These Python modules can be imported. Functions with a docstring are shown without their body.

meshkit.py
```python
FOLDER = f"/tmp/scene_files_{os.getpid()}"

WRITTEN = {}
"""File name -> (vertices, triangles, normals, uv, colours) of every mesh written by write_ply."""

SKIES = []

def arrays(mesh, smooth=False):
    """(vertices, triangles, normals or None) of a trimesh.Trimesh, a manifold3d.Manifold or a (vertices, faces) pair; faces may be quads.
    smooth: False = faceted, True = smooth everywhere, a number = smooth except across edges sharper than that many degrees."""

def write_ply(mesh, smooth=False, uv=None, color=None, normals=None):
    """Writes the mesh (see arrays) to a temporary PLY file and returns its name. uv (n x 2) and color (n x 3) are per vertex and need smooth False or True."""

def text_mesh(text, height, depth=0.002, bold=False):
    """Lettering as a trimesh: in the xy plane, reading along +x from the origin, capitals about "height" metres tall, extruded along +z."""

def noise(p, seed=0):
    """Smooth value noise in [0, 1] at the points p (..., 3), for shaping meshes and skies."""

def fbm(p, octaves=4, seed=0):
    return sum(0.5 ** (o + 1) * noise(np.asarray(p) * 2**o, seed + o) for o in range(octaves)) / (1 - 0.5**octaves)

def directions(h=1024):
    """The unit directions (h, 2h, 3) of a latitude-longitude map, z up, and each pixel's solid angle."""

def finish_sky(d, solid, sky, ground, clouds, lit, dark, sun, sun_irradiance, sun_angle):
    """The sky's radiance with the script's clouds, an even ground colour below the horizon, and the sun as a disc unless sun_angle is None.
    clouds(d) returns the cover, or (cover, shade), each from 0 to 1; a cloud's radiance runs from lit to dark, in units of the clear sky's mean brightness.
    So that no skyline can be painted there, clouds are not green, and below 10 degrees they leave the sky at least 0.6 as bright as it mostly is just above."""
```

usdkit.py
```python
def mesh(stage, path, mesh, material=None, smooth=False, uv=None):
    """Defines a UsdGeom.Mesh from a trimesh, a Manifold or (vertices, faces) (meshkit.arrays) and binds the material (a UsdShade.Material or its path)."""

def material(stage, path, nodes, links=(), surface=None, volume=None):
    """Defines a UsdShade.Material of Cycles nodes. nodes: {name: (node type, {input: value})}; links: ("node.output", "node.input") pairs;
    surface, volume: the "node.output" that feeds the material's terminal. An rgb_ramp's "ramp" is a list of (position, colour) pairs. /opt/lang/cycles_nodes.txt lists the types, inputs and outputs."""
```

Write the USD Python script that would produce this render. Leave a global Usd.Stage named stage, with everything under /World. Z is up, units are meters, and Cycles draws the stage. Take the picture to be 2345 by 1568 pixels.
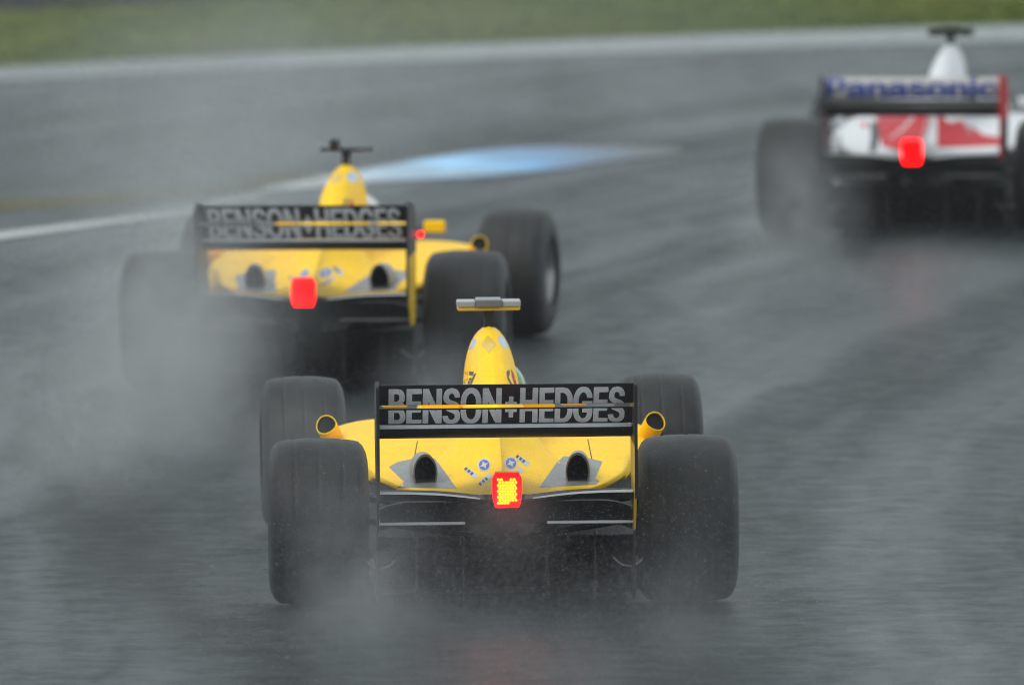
import math
import numpy as np, trimesh, usdkit, meshkit
from pxr import Usd, UsdGeom, UsdLux, UsdShade, Gf, Sdf
from shapely.geometry import Polygon, Point, box as sbox
from shapely.ops import unary_union
from shapely import affinity

stage = Usd.Stage.CreateInMemory()
UsdGeom.SetStageUpAxis(stage, 'Z')
UsdGeom.SetStageMetersPerUnit(stage, 1.0)
World = UsdGeom.Xform.Define(stage, '/World')
stage.SetDefaultPrim(World.GetPrim())
UsdGeom.Scope.Define(stage, '/World/Looks')
RNG = np.random.default_rng(7)

# ------------------------------------------------------------------ camera, sky, sun, exposure
CAM_H, F_PX, W_PX, H_PX = 4.67, 28059.0, 2344.0, 1568.0
PITCH = math.degrees(math.atan((784 + 1410) / F_PX))
ROLL = 0.45
cam = UsdGeom.Camera.Define(stage, '/World/camera')
cam.AddTranslateOp().Set(Gf.Vec3d(0, 0, CAM_H))
cam.AddRotateXYZOp().Set(Gf.Vec3f(90 - PITCH, 0, 0))
cam.AddRotateZOp(opSuffix='roll').Set(-ROLL)
cam.CreateHorizontalApertureAttr(36.0)
cam.CreateVerticalApertureAttr(36.0 * 684 / 1024)
cam.CreateFocalLengthAttr(36.0 * F_PX / W_PX)
cam.CreateFStopAttr(3.5)
cam.CreateFocusDistanceAttr(46.6)
cam.CreateClippingRangeAttr(Gf.Vec2f(0.5, 5000))
cam.CreateExposureAttr(0.40)

SUN_EL, SUN_AZ = math.radians(50), math.radians(235)      # azimuth = atan2(x, y) of the direction to the sun
SKY_STRENGTH, SUN_I = 0.10, 0.32
dome_mat = usdkit.material(stage, '/World/Looks/sky_overcast', {
    'sky': ('sky_texture', {'sky_type': 'single_scattering', 'sun_disc': False, 'sun_elevation': SUN_EL, 'sun_rotation': SUN_AZ,
                            'aerosol_density': 2.0}),
    'tc': ('texture_coordinate', {}),
    'n': ('noise_texture', {'scale': 2.2, 'detail': 5.0, 'roughness': 0.55}),
    'r': ('rgb_ramp', {'ramp': [(0.3, (5.4, 6.0, 6.2)), (0.7, (8.6, 9.3, 9.5))]}),
    'm': ('mix_color', {'fac': 0.92, 'use_clamp': False}),
    'bg': ('background_shader', {'strength': SKY_STRENGTH})},
    [('tc.generated', 'n.vector'), ('n.fac', 'r.fac'), ('sky.color', 'm.a'), ('r.color', 'm.b'), ('m.result', 'bg.color')],
    surface='bg.background')
dome = UsdLux.DomeLight.Define(stage, '/World/sky')
UsdShade.MaterialBindingAPI.Apply(dome.GetPrim()).Bind(dome_mat)
dome.GetPrim().SetCustomDataByKey('kind', 'structure')
sun = UsdLux.DistantLight.Define(stage, '/World/sun')
sun.CreateNormalizeAttr(True)
sun.CreateIntensityAttr(SUN_I)
sun.CreateAngleAttr(25.0)
sun.CreateColorAttr(Gf.Vec3f(1.0, 0.97, 0.93))
sd = np.array([math.sin(SUN_AZ) * math.cos(SUN_EL), math.cos(SUN_AZ) * math.cos(SUN_EL), math.sin(SUN_EL)])
zq = Gf.Rotation(Gf.Vec3d(0, 0, 1), Gf.Vec3d(*map(float, sd)))
sun.AddTransformOp().Set(Gf.Matrix4d().SetRotate(zq))


# ------------------------------------------------------------------ helpers
used = {}


def path_for(name, parent):
    base = parent.GetPath() if parent is not None else Sdf.Path('/World')
    key = (str(base), name)
    k = used.get(key, 0)
    used[key] = k + 1
    return str(base.AppendChild(name if k == 0 else f'{name}_{k:03d}'))


def obj(name, mesh, mat, parent=None, smooth=False, label=None):
    p = path_for(name, parent)
    m = usdkit.mesh(stage, p, mesh, MAT[mat] if isinstance(mat, str) else mat, smooth=smooth)
    if label:
        m.GetPrim().SetCustomDataByKey('label', label)
    return m.GetPrim()


def tag(o, label=None, cat=None, group=None, kind=None):
    for k, v in (('label', label), ('category', cat), ('group', group), ('kind', kind)):
        if v:
            o.SetCustomDataByKey(k, v)
    return o


def thing(name, label, cat, loc=(0, 0, 0), rz=0.0, group=None):
    x = UsdGeom.Xform.Define(stage, path_for(name, None))
    x.AddTranslateOp().Set(Gf.Vec3d(*map(float, loc)))
    x.AddRotateZOp().Set(float(rz))
    return tag(x.GetPrim(), label, cat, group)


def holder(name, parent, loc=(0, 0, 0), rz=0.0):
    x = UsdGeom.Xform.Define(stage, path_for(name, parent))
    x.AddTranslateOp().Set(Gf.Vec3d(*map(float, loc)))
    x.AddRotateZOp().Set(float(rz))
    return x.GetPrim()


cat = trimesh.util.concatenate


def T(v, f):
    return trimesh.Trimesh(np.asarray(v, float), np.asarray(f, int), process=False)


def loft(secs, cap=True, closed=True):
    """secs (n, m, 3): n loops of m points."""
    s = np.asarray(secs, float)
    n, m = s.shape[:2]
    f = []
    for i in range(n - 1):
        for j in range(m if closed else m - 1):
            a, b = i * m + j, i * m + (j + 1) % m
            c, d = a + m, b + m
            f += [[a, b, d], [a, d, c]]
    v = s.reshape(-1, 3)
    if cap:
        v = np.vstack([v, s[0].mean(0), s[-1].mean(0)])
        for j in range(m):
            k = (j + 1) % m
            f.append([n * m, k, j])
            f.append([n * m + 1, (n - 1) * m + j, (n - 1) * m + k])
    t = T(v, f)
    if cap and t.volume < 0:
        t.invert()
    return t


def bx(x0, x1, y0, y1, z0, z1, r=0.004):
    """box with chamfered edges"""
    import manifold3d as mf
    r = min(r, (x1 - x0) / 3, (y1 - y0) / 3, (z1 - z0) / 3)
    pts = []
    for sx in (0, 1):
        for sy in (0, 1):
            for sz in (0, 1):
                c = np.array([(x0, x1)[sx], (y0, y1)[sy], (z0, z1)[sz]], float)
                d = np.array([1 - 2 * sx, 1 - 2 * sy, 1 - 2 * sz], float) * r
                for k in range(3):
                    q = c + d
                    q[k] = c[k]
                    pts.append(q)
    h = mf.Manifold.hull_points(np.array(pts))
    me = h.to_mesh()
    return T(me.vert_properties[:, :3], me.tri_verts)


def tube(pts, r, n=10, cap=True):
    p = np.asarray(pts, float)
    r = np.broadcast_to(np.asarray(r, float), (len(p),))
    t = np.gradient(p, axis=0)
    t /= np.linalg.norm(t, axis=1, keepdims=True)
    up = np.array([0, 0, 1.0]) if abs(t[0][2]) < 0.9 else np.array([1.0, 0, 0])
    secs = []
    for i in range(len(p)):
        a = np.cross(t[i], up)
        a /= np.linalg.norm(a)
        b = np.cross(a, t[i])
        ang = np.arange(n) * 2 * np.pi / n
        secs.append(p[i] + r[i] * (np.cos(ang)[:, None] * a + np.sin(ang)[:, None] * b))
    return loft(secs, cap)


def revolve_x(profile, n=64):
    """profile: closed polygon of (x, r); spun about the x axis"""
    pr = np.asarray(profile, float)
    ang = np.arange(n + 1) * 2 * np.pi / n
    secs = [np.stack([pr[:, 0], pr[:, 1] * math.cos(a), pr[:, 1] * math.sin(a)], 1) for a in ang]
    t = loft(secs, cap=False)
    if t.volume < 0:
        t.invert()
    return t


def prism_x(poly_yz, x0, x1):
    """extrude a (y, z) polygon from x0 to x1"""
    p = Polygon(poly_yz)
    m = trimesh.creation.extrude_polygon(p, x1 - x0, engine='earcut')
    v = m.vertices
    return fixed(T(np.stack([x0 + v[:, 2], v[:, 0], v[:, 1]], 1), m.faces))


def prism_y(poly_xz, y0, y1):
    p = Polygon(poly_xz)
    m = trimesh.creation.extrude_polygon(p, y1 - y0, engine='earcut')
    v = m.vertices
    return fixed(T(np.stack([v[:, 0], y0 + v[:, 2], v[:, 1]], 1), m.faces))


def fixed(t):
    if t.volume < 0:
        t.invert()
    return t


def plate(curve_yz, th):
    """closed polygon: a (y, z) curve thickened, tapered at both ends"""
    c = np.asarray(curve_yz, float)
    t = np.gradient(c, axis=0)
    t /= np.linalg.norm(t, axis=1, keepdims=True)
    n = np.stack([-t[:, 1], t[:, 0]], 1)
    s = np.linspace(0, 1, len(c))
    h = (th / 2) * (0.25 + 0.75 * np.sin(np.pi * np.clip(s * 0.9 + 0.05, 0, 1)))[:, None]
    return np.vstack([c + n * h, (c - n * h)[::-1]])


def smooth_curve(pts, n=16):
    from scipy.interpolate import PchipInterpolator
    p = np.asarray(pts, float)
    d = np.r_[0, np.cumsum(np.linalg.norm(np.diff(p, axis=0), axis=1))]
    q = np.linspace(0, d[-1], n)
    return np.stack([PchipInterpolator(d, p[:, k])(q) for k in range(p.shape[1])], 1)


def stations(rows, n):
    """interpolate rows (y, a, b, c...) smoothly to n stations"""
    from scipy.interpolate import PchipInterpolator
    r = np.asarray(sorted(rows), float)
    y = np.linspace(r[0, 0], r[-1, 0], n)
    return np.stack([y] + [PchipInterpolator(r[:, 0], r[:, k])(y) for k in range(1, r.shape[1])], 1)


def xform(m, loc=(0, 0, 0), rot=None):
    m = m.copy()
    if rot is not None:
        for axis, deg in rot:
            m.apply_transform(trimesh.transformations.rotation_matrix(math.radians(deg), {'x': [1, 0, 0], 'y': [0, 1, 0], 'z': [0, 0, 1]}[axis]))
    m.apply_translation(loc)
    return m


def ray_hits(mesh, org, d):
    """first hit distance of each ray (numpy Moeller-Trumbore)"""
    tri = mesh.vertices[mesh.faces]
    e1, e2 = tri[:, 1] - tri[:, 0], tri[:, 2] - tri[:, 0]
    p = np.cross(d, e2)
    det = (e1 * p).sum(1)
    ok = np.abs(det) > 1e-12
    tri, e1, e2, p, det = tri[ok], e1[ok], e2[ok], p[ok], det[ok]
    out = np.full(len(org), np.inf)
    for i, o in enumerate(org):
        s = o - tri[:, 0]
        u = (s * p).sum(1) / det
        q = np.cross(s, e1)
        v = (q @ d) / det
        t = (e2 * q).sum(1) / det
        h = (u >= -1e-6) & (v >= -1e-6) & (u + v <= 1 + 1e-6) & (t > 0)
        if h.any():
            out[i] = t[h].min()
    return out


VIEW = np.array([0, math.cos(math.radians(5.7)), -math.sin(math.radians(5.7))])


def decal(poly, mesh, lift=0.003, cell=0.012, rel=0.0):
    """a thin printed sheet laid on the bodywork: outline in (x, height as seen from behind), dropped on the surface along the 5.7 degree line"""
    parts = []
    for g in getattr(poly, 'geoms', [poly]):
        x0, z0, x1, z1 = g.bounds
        pieces = []
        for i in range(int((x1 - x0) / cell) + 1):
            for j in range(int((z1 - z0) / cell) + 1):
                c = g.intersection(sbox(x0 + i * cell, z0 + j * cell, x0 + (i + 1) * cell, z0 + (j + 1) * cell))
                for h in getattr(c, 'geoms', [c]):
                    if h.geom_type == 'Polygon' and h.area > 1e-8:
                        pieces.append(h)
        for h in pieces:
            try:
                v, f = trimesh.creation.triangulate_polygon(h, engine='earcut')
            except Exception:
                continue
            parts.append(T(np.c_[v, np.zeros(len(v))], f))
    if not parts:
        return None
    m = cat(parts)
    m.merge_vertices()
    # seen height ze = z + 0.0998 * y ; start 3 m behind on the same sight line, rel = how far the car is turned to the right of it
    c, q = math.cos(math.radians(rel)), math.sin(math.radians(rel))
    view = np.array([-q * VIEW[1], c * VIEW[1], VIEW[2]])
    org = np.stack([m.vertices[:, 0], np.zeros(len(m.vertices)), m.vertices[:, 1]], 1) - view * 3.0
    dist = ray_hits(mesh, org, view)
    good = np.isfinite(dist)
    f = m.faces[good[m.faces].all(1)]
    v = org + view * np.where(good, dist - lift, 0)[:, None]
    dy = v[f][:, :, 1].max(1) - v[f][:, :, 1].min(1)
    f = f[dy < 0.30]
    if not len(f):
        return None
    r = T(v, f)
    nrm = np.cross(v[f][:, 1] - v[f][:, 0], v[f][:, 2] - v[f][:, 0])
    flip = nrm @ view > 0
    r.faces[flip] = r.faces[flip][:, ::-1]
    return r


def text_poly(text, bold=True):
    m = meshkit.text_mesh(text, 1.0, 0.1, bold=bold)
    tri = m.triangles[m.face_normals[:, 2] > 0.9][:, :, :2]
    return unary_union([Polygon(t).buffer(1e-4) for t in tri]).buffer(-1e-4)


def fit(poly, x0, x1, z0, z1):
    a, b, c, d = poly.bounds
    return affinity.affine_transform(poly, [(x1 - x0) / (c - a), 0, 0, (z1 - z0) / (d - b), x0 - a * (x1 - x0) / (c - a), z0 - b * (z1 - z0) / (d - b)])


def on_strip(poly, curve, lift=0.0045):
    """print a polygon given in (x, s) on a strip that runs along x with the (y, z) section curve; s is measured along the curve"""
    c = np.asarray(curve, float)
    d = np.r_[0, np.cumsum(np.linalg.norm(np.diff(c, axis=0), axis=1))]
    t = np.gradient(c, axis=0)
    t /= np.linalg.norm(t, axis=1, keepdims=True)
    n = np.stack([-t[:, 1], t[:, 0]], 1)
    if n[len(n) // 2, 0] > 0:
        n = -n
    parts = []
    for g in getattr(poly, 'geoms', [poly]):
        if g.geom_type != 'Polygon' or g.area < 1e-7:
            continue
        for k in range(8):
            h = g.intersection(sbox(-9, d[-1] * k / 8, 9, d[-1] * (k + 1) / 8))
            for q in getattr(h, 'geoms', [h]):
                if q.geom_type == 'Polygon' and q.area > 1e-8:
                    v, f = trimesh.creation.triangulate_polygon(q, engine='earcut')
                    parts.append(T(np.c_[v, np.zeros(len(v))], f))
    m = cat(parts)
    s = np.clip(m.vertices[:, 1], 0, d[-1])
    y = np.interp(s, d, c[:, 0]) + lift * np.interp(s, d, n[:, 0])
    z = np.interp(s, d, c[:, 1]) + lift * np.interp(s, d, n[:, 1])
    v = np.stack([m.vertices[:, 0], y, z], 1)
    r = T(v, m.faces)
    nr = np.cross(v[r.faces][:, 1] - v[r.faces][:, 0], v[r.faces][:, 2] - v[r.faces][:, 0])
    flip = nr[:, 1] > 0
    r.faces[flip] = r.faces[flip][:, ::-1]
    return r


def ground(px, py, z=0.0):
    """the point at height z on the ground that the photograph (2344 wide) shows at px, py"""
    r = math.radians(ROLL)
    u, v = (px - W_PX / 2) / F_PX, (H_PX / 2 - py) / F_PX
    u, v = u * math.cos(r) + v * math.sin(r), -u * math.sin(r) + v * math.cos(r)
    p = math.radians(PITCH)
    d = np.array([u, math.cos(p) + v * math.sin(p), -math.sin(p) + v * math.cos(p)])
    k = (z - CAM_H) / d[2]
    return d[0] * k, d[1] * k


# ------------------------------------------------------------------ materials
MAT = {}


def paint(name, col, rough=0.35, coat=0.3, metallic=0.0, var=0.12, scale=9.0, spec=0.5, bump=0.0):
    c = np.array(col, float)
    nodes = {'g': ('geometry', {}), 'n': ('noise_texture', {'scale': scale, 'detail': 6.0, 'roughness': 0.65}),
             'r': ('rgb_ramp', {'ramp': [(0.3, tuple(c * (1 - var))), (0.7, tuple(np.minimum(c * (1 + var), 1)))]}),
             'n2': ('noise_texture', {'scale': scale * 14, 'detail': 3.0}),
             'rr': ('map_range', {'from_min': 0.3, 'from_max': 0.7, 'to_min': rough * 0.75, 'to_max': min(1, rough * 1.3), 'clamp': True}),
             'p': ('principled_bsdf', {'coat_weight': coat, 'coat_roughness': 0.12, 'metallic': metallic, 'specular_ior_level': spec})}
    links = [('g.position', 'n.vector'), ('g.position', 'n2.vector'), ('n.fac', 'r.fac'), ('r.color', 'p.base_color'), ('n2.fac', 'rr.value'), ('rr.result', 'p.roughness')]
    if bump:
        nodes['b'] = ('bump', {'strength': bump, 'distance': 0.01})
        links += [('n2.fac', 'b.height'), ('b.normal', 'p.normal')]
    MAT[name] = usdkit.material(stage, f'/World/Looks/{name}', nodes, links, surface='p.BSDF')


paint('yellow_paint', (0.88, 0.53, 0.001), 0.45, 0.0, var=0.06, scale=4, spec=0.09)
paint('yellow_dark', (0.60, 0.38, 0.012), 0.4, 0.2, var=0.05)
paint('carbon_black', (0.011, 0.012, 0.012), 0.5, 0.0, var=0.3, spec=0.28)
paint('wing_black', (0.016, 0.016, 0.018), 0.5, 0.0, var=0.25, scale=20)
paint('rubber', (0.012, 0.0135, 0.0142), 0.5, 0.0, var=0.4, scale=14, bump=0.35, spec=0.35)
paint('letter_grey', (0.84, 0.85, 0.87), 0.45, 0.1, var=0.12, scale=30)
paint('silver_grey', (0.62, 0.63, 0.64), 0.4, 0.1, metallic=0.2, var=0.1)
paint('heat_shield', (0.21, 0.21, 0.215), 0.45, 0.0, metallic=0.3, var=0.15, scale=20)
paint('dull_metal', (0.30, 0.30, 0.31), 0.4, 0.0, metallic=0.8, var=0.15)
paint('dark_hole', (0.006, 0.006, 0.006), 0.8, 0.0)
paint('white_paint', (0.56, 0.57, 0.59), 0.4, 0.0, var=0.06, spec=0.25)
paint('red_paint', (0.40, 0.004, 0.012), 0.5, 0.0, var=0.08, spec=0.12)
paint('blue_print', (0.010, 0.035, 0.24), 0.4, 0.1)
paint('wing_grey', (0.40, 0.39, 0.37), 0.4, 0.1, var=0.06)
paint('light_blue', (0.25, 0.42, 0.62), 0.35, 0.2)
paint('pale_print', (0.42, 0.45, 0.48), 0.4, 0.1)
paint('helmet_green', (0.05, 0.16, 0.04), 0.25, 0.5)
paint('helmet_lime', (0.55, 0.75, 0.05), 0.25, 0.5)
paint('overalls', (0.35, 0.28, 0.05), 0.8, 0.0)
paint('visor', (0.01, 0.01, 0.012), 0.08, 0.5)


def emit(name, col, strength, base=(0.02, 0.0, 0.0)):
    MAT[name] = usdkit.material(stage, f'/World/Looks/{name}', {'p': ('principled_bsdf', {'base_color': base, 'roughness': 0.3, 'specular_ior_level': 0.0, 'emission_color': col, 'emission_strength': strength})}, surface='p.BSDF')


emit('lamp_red', (1.0, 0.0, 0.0003), 20.0)
emit('lamp_red_far', (1.0, 0.0, 0.0003), 6.0)
paint('lamp_housing', (0.35, 0.005, 0.01), 0.3, 0.2)
emit('lamp_led', (1.0, 0.66, 0.01), 2.4)


def wet_asphalt(name, base, rough):
    c = np.array(base)
    MAT[name] = usdkit.material(stage, f'/World/Looks/{name}', {
        'g': ('geometry', {}),
        'mp': ('mapping', {'scale': (0.55, 0.12, 1.0), 'rotation': (0, 0, 0.06)}),
        'n': ('noise_texture', {'scale': 1.1, 'detail': 5.0, 'roughness': 0.6, 'distortion': 0.8}),
        'warp': ('noise_texture', {'scale': 0.35, 'detail': 3.0}),
        'dist': ('vector_math', {'math_type': 'distance', 'vector2': (70.0, 46.0, 0.0)}),
        'wd': ('math', {'math_type': 'multiply_add', 'value2': 0.7}),
        'arc': ('noise_texture', {'dimensions': '1D', 'scale': 1.3, 'detail': 4.0, 'roughness': 0.6}),
        'fine': ('noise_texture', {'scale': 105.0, 'detail': 3.0, 'roughness': 0.7}),
        'mid': ('noise_texture', {'scale': 5.0, 'detail': 6.0, 'roughness': 0.72}),
        'cr': ('rgb_ramp', {'ramp': [(0.36, tuple(c * 0.35)), (0.64, tuple(c * 1.8))]}),
        'm1': ('mix_float', {'fac': 0.45}), 'm2': ('mix_float', {'fac': 0.45}), 'm3': ('mix_float', {'fac': 0.45}),
        'rr': ('map_range', {'from_min': 0.38, 'from_max': 0.62, 'to_min': rough * 1.3, 'to_max': rough * 0.72, 'clamp': True}),
        'sp': ('map_range', {'from_min': 0.40, 'from_max': 0.60, 'to_min': 0.21, 'to_max': 0.29, 'clamp': True}),
        'hb': ('mix_float', {'fac': 0.4}),
        'b': ('bump', {'strength': 0.62, 'distance': 0.016}),
        'p': ('principled_bsdf', {'ior': 1.36, 'specular_tint': (0.86, 1.0, 1.03)})},
        [('g.position', 'mp.vector'), ('mp.vector', 'n.vector'), ('g.position', 'fine.vector'), ('g.position', 'mid.vector'), ('g.position', 'warp.vector'), ('g.position', 'dist.vector1'),
         ('warp.fac', 'wd.value1'), ('dist.value', 'wd.value3'), ('wd.value', 'arc.w'),
         ('n.fac', 'm1.a'), ('arc.fac', 'm1.b'), ('m1.result', 'm2.a'), ('mid.fac', 'm2.b'), ('m2.result', 'rr.value'), ('rr.result', 'p.roughness'), ('m1.result', 'sp.value'), ('sp.result', 'p.specular_ior_level'),
         ('fine.fac', 'm3.a'), ('m1.result', 'm3.b'), ('m3.result', 'cr.fac'), ('cr.color', 'p.base_color'),
         ('fine.fac', 'hb.a'), ('mid.fac', 'hb.b'), ('hb.result', 'b.height'), ('b.normal', 'p.normal')], surface='p.BSDF')


wet_asphalt('track_asphalt', (0.0135, 0.0205, 0.0228), 0.42)
wet_asphalt('runoff_asphalt', (0.025, 0.033, 0.035), 0.46)
paint('kerb_white', (0.62, 0.64, 0.65), 0.3, 0.3, var=0.2, scale=6)
MAT['kerb_blue'] = usdkit.material(stage, '/World/Looks/kerb_blue', {
    'g': ('geometry', {}), 'tc': ('texture_coordinate', {}), 'sx': ('separate_xyz', {}),
    'n': ('noise_texture', {'scale': 5.0, 'detail': 6.0, 'roughness': 0.75}), 'mp': ('mapping', {'scale': (0.35, 1.0, 1.0), 'rotation': (0, 0, 0.5)}),
    'along': ('rgb_ramp', {'ramp': [(0.0, (0.50, 0.52, 0.53)), (0.16, (0.66, 0.69, 0.70)), (0.30, (0.50, 0.72, 0.86)), (0.48, (0.30, 0.62, 0.92)), (0.68, (0.08, 0.42, 0.88)), (1.0, (0.06, 0.34, 0.8))]}),
    'worn': ('rgb_ramp', {'ramp': [(0.0, (0.35,) * 3), (0.12, (0.75,) * 3), (0.5, (1.0,) * 3), (0.66, (0.85,) * 3), (0.79, (0.30,) * 3), (0.93, (0.0,) * 3)]}),
    'rim': ('rgb_ramp', {'ramp': [(0.0, (0.25,) * 3), (0.15, (0.7,) * 3), (0.4, (1.0,) * 3), (0.8, (0.9,) * 3), (1.0, (0.2,) * 3)]}),
    'nr': ('map_range', {'from_min': 0.38, 'from_max': 0.54, 'to_min': 0.25, 'to_max': 1.0, 'clamp': True}),
    'm1': ('math', {'math_type': 'multiply'}), 'm2': ('math', {'math_type': 'multiply', 'use_clamp': True}),
    'c': ('mix_color', {'a': (0.055, 0.06, 0.062)}), 'white': ('mix_color', {'b': (0.66, 0.72, 0.76)}),
    'n2': ('noise_texture', {'scale': 3.2, 'detail': 5.0, 'roughness': 0.7}), 'nr2': ('map_range', {'from_min': 0.52, 'from_max': 0.68, 'to_min': 0.0, 'to_max': 0.7, 'clamp': True}),
    'p': ('principled_bsdf', {'roughness': 0.42, 'specular_ior_level': 0.35})},
    [('tc.UV', 'sx.vector'), ('sx.x', 'along.fac'), ('sx.x', 'worn.fac'), ('sx.y', 'rim.fac'), ('g.position', 'mp.vector'), ('mp.vector', 'n.vector'), ('mp.vector', 'n2.vector'), ('n2.fac', 'nr2.value'), ('n.fac', 'nr.value'),
     ('worn.color', 'm1.value1'), ('rim.color', 'm1.value2'), ('m1.value', 'm2.value1'), ('nr.result', 'm2.value2'), ('along.color', 'white.a'), ('nr2.result', 'white.fac'), ('white.result', 'c.b'), ('m2.value', 'c.fac'),
     ('c.result', 'p.base_color')], surface='p.BSDF')
paint('camera_housing_grey', (0.12, 0.125, 0.13), 0.4, 0.1)
paint('camera_grey', (0.26, 0.27, 0.28), 0.4, 0.1)
paint('line_white', (0.32, 0.33, 0.33), 0.4, 0.2, var=0.25, scale=6)
paint('line_yellow', (0.16, 0.125, 0.05), 0.5, 0.1, var=0.2)
paint('concrete', (0.115, 0.135, 0.135), 0.45, 0.1, var=0.25, scale=5, bump=0.2)
paint('barrier_dark', (0.018, 0.022, 0.028), 0.6, 0.0, var=0.3)


def grass_mat(name, a, b, scale=0.6):
    MAT[name] = usdkit.material(stage, f'/World/Looks/{name}', {
        'g': ('geometry', {}), 'n': ('noise_texture', {'scale': scale, 'detail': 7.0, 'roughness': 0.7}),
        'r': ('rgb_ramp', {'ramp': [(0.3, a), (0.7, b)]}),
        'p': ('principled_bsdf', {'roughness': 0.8, 'specular_ior_level': 0.2})},
        [('g.position', 'n.vector'), ('n.fac', 'r.fac'), ('r.color', 'p.base_color')], surface='p.BSDF')


grass_mat('grass_green', (0.060, 0.100, 0.010), (0.125, 0.140, 0.014), 0.3)
grass_mat('grass_brown', (0.042, 0.046, 0.012), (0.085, 0.070, 0.022), 1.5)


# ------------------------------------------------------------------ the setting
def sheet(name, poly, mat, z, label=None, kind='structure'):
    v, f = trimesh.creation.triangulate_polygon(Polygon(poly), engine='earcut')
    m = T(np.c_[v, np.full(len(v), z)], f)
    nr = m.face_normals[:, 2] < 0
    m.faces[nr] = m.faces[nr][:, ::-1]
    o = obj(name, m, mat)
    return tag(o, label, None, None, kind)


def G(pts):
    return [ground(*p) for p in pts]


sheet('ground', [(-400, -100), (400, -100), (400, 900), (-400, 900)], 'grass_green', -0.02)
far_edge = G([(-900, 250), (0, 190), (1172, 136), (2344, 97), (3000, 83)])
far_top = G([(3000, 50), (2344, 63), (1172, 104), (0, 162), (-900, 217)])
d0 = np.array(far_edge[1]) - np.array(far_edge[0])
L0 = tuple(np.array(far_edge[0]) - d0 / np.linalg.norm(d0) * 60)
d1 = np.array(far_edge[-1]) - np.array(far_edge[-2])
R0 = tuple(np.array(far_edge[-1]) + d1 / np.linalg.norm(d1) * 60)
sheet('race_track', [(-80, -60), (80, -60), (80, 140), (-80, 140)], 'track_asphalt', 0.0, 'wet grey asphalt race track curving away to the right')
sheet('grass_field', far_top + [L0, (-90, 300), (200, 300), (200, R0[1])], 'grass_green', 0.012, 'green grass beyond the far concrete kerb')
# run-off beyond the kerb
edge = G([(-900, 700), (-300, 596), (0, 543), (250, 508), (450, 480), (600, 446), (800, 410), (1000, 380), (1200, 365), (1500, 348), (2000, 300), (3200, 200)])
sheet('run_off', edge + [R0] + far_edge[::-1] + [L0], 'runoff_asphalt', 0.004, 'wet grey asphalt run-off area between the kerb and the far grass')
verge = G([(-300, 540), (0, 488), (150, 476), (330, 462), (520, 440), (640, 425), (730, 408), (640, 398), (520, 420), (330, 440), (150, 452), (0, 460), (-300, 510)])
sheet('verge', verge, 'grass_brown', 0.008, 'strip of worn brown grass beside the white edge line')
line = G([(-500, 640), (0, 550), (250, 516), (450, 488), (600, 452), (600, 445), (450, 479), (250, 505), (0, 536), (-500, 625)])
sheet('edge_line', line, 'line_white', 0.008, 'white painted line along the left edge of the track')

def strip_solid(bottom, top, h, name, mat, parent, n=24):
    """a raised kerb block between two ground curves: sloped to both sides"""
    b, t = smooth_curve(bottom, n), smooth_curve(top, n)
    secs = []
    for p, q in zip(b, t):
        d = q - p
        secs.append([[p[0], p[1], -0.01], [p[0], p[1], 0.012], *[[p[0] + d[0] * k, p[1] + d[1] * k, 0.012 + h * s] for k, s in ((0.12, 0.35), (0.4, 0.85), (0.7, 1.0), (0.93, 0.9))],
                     [q[0], q[1], 0.012], [q[0], q[1], -0.01]])
    m = loft(secs)
    return obj(name, m, mat, parent, smooth=35)


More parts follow.
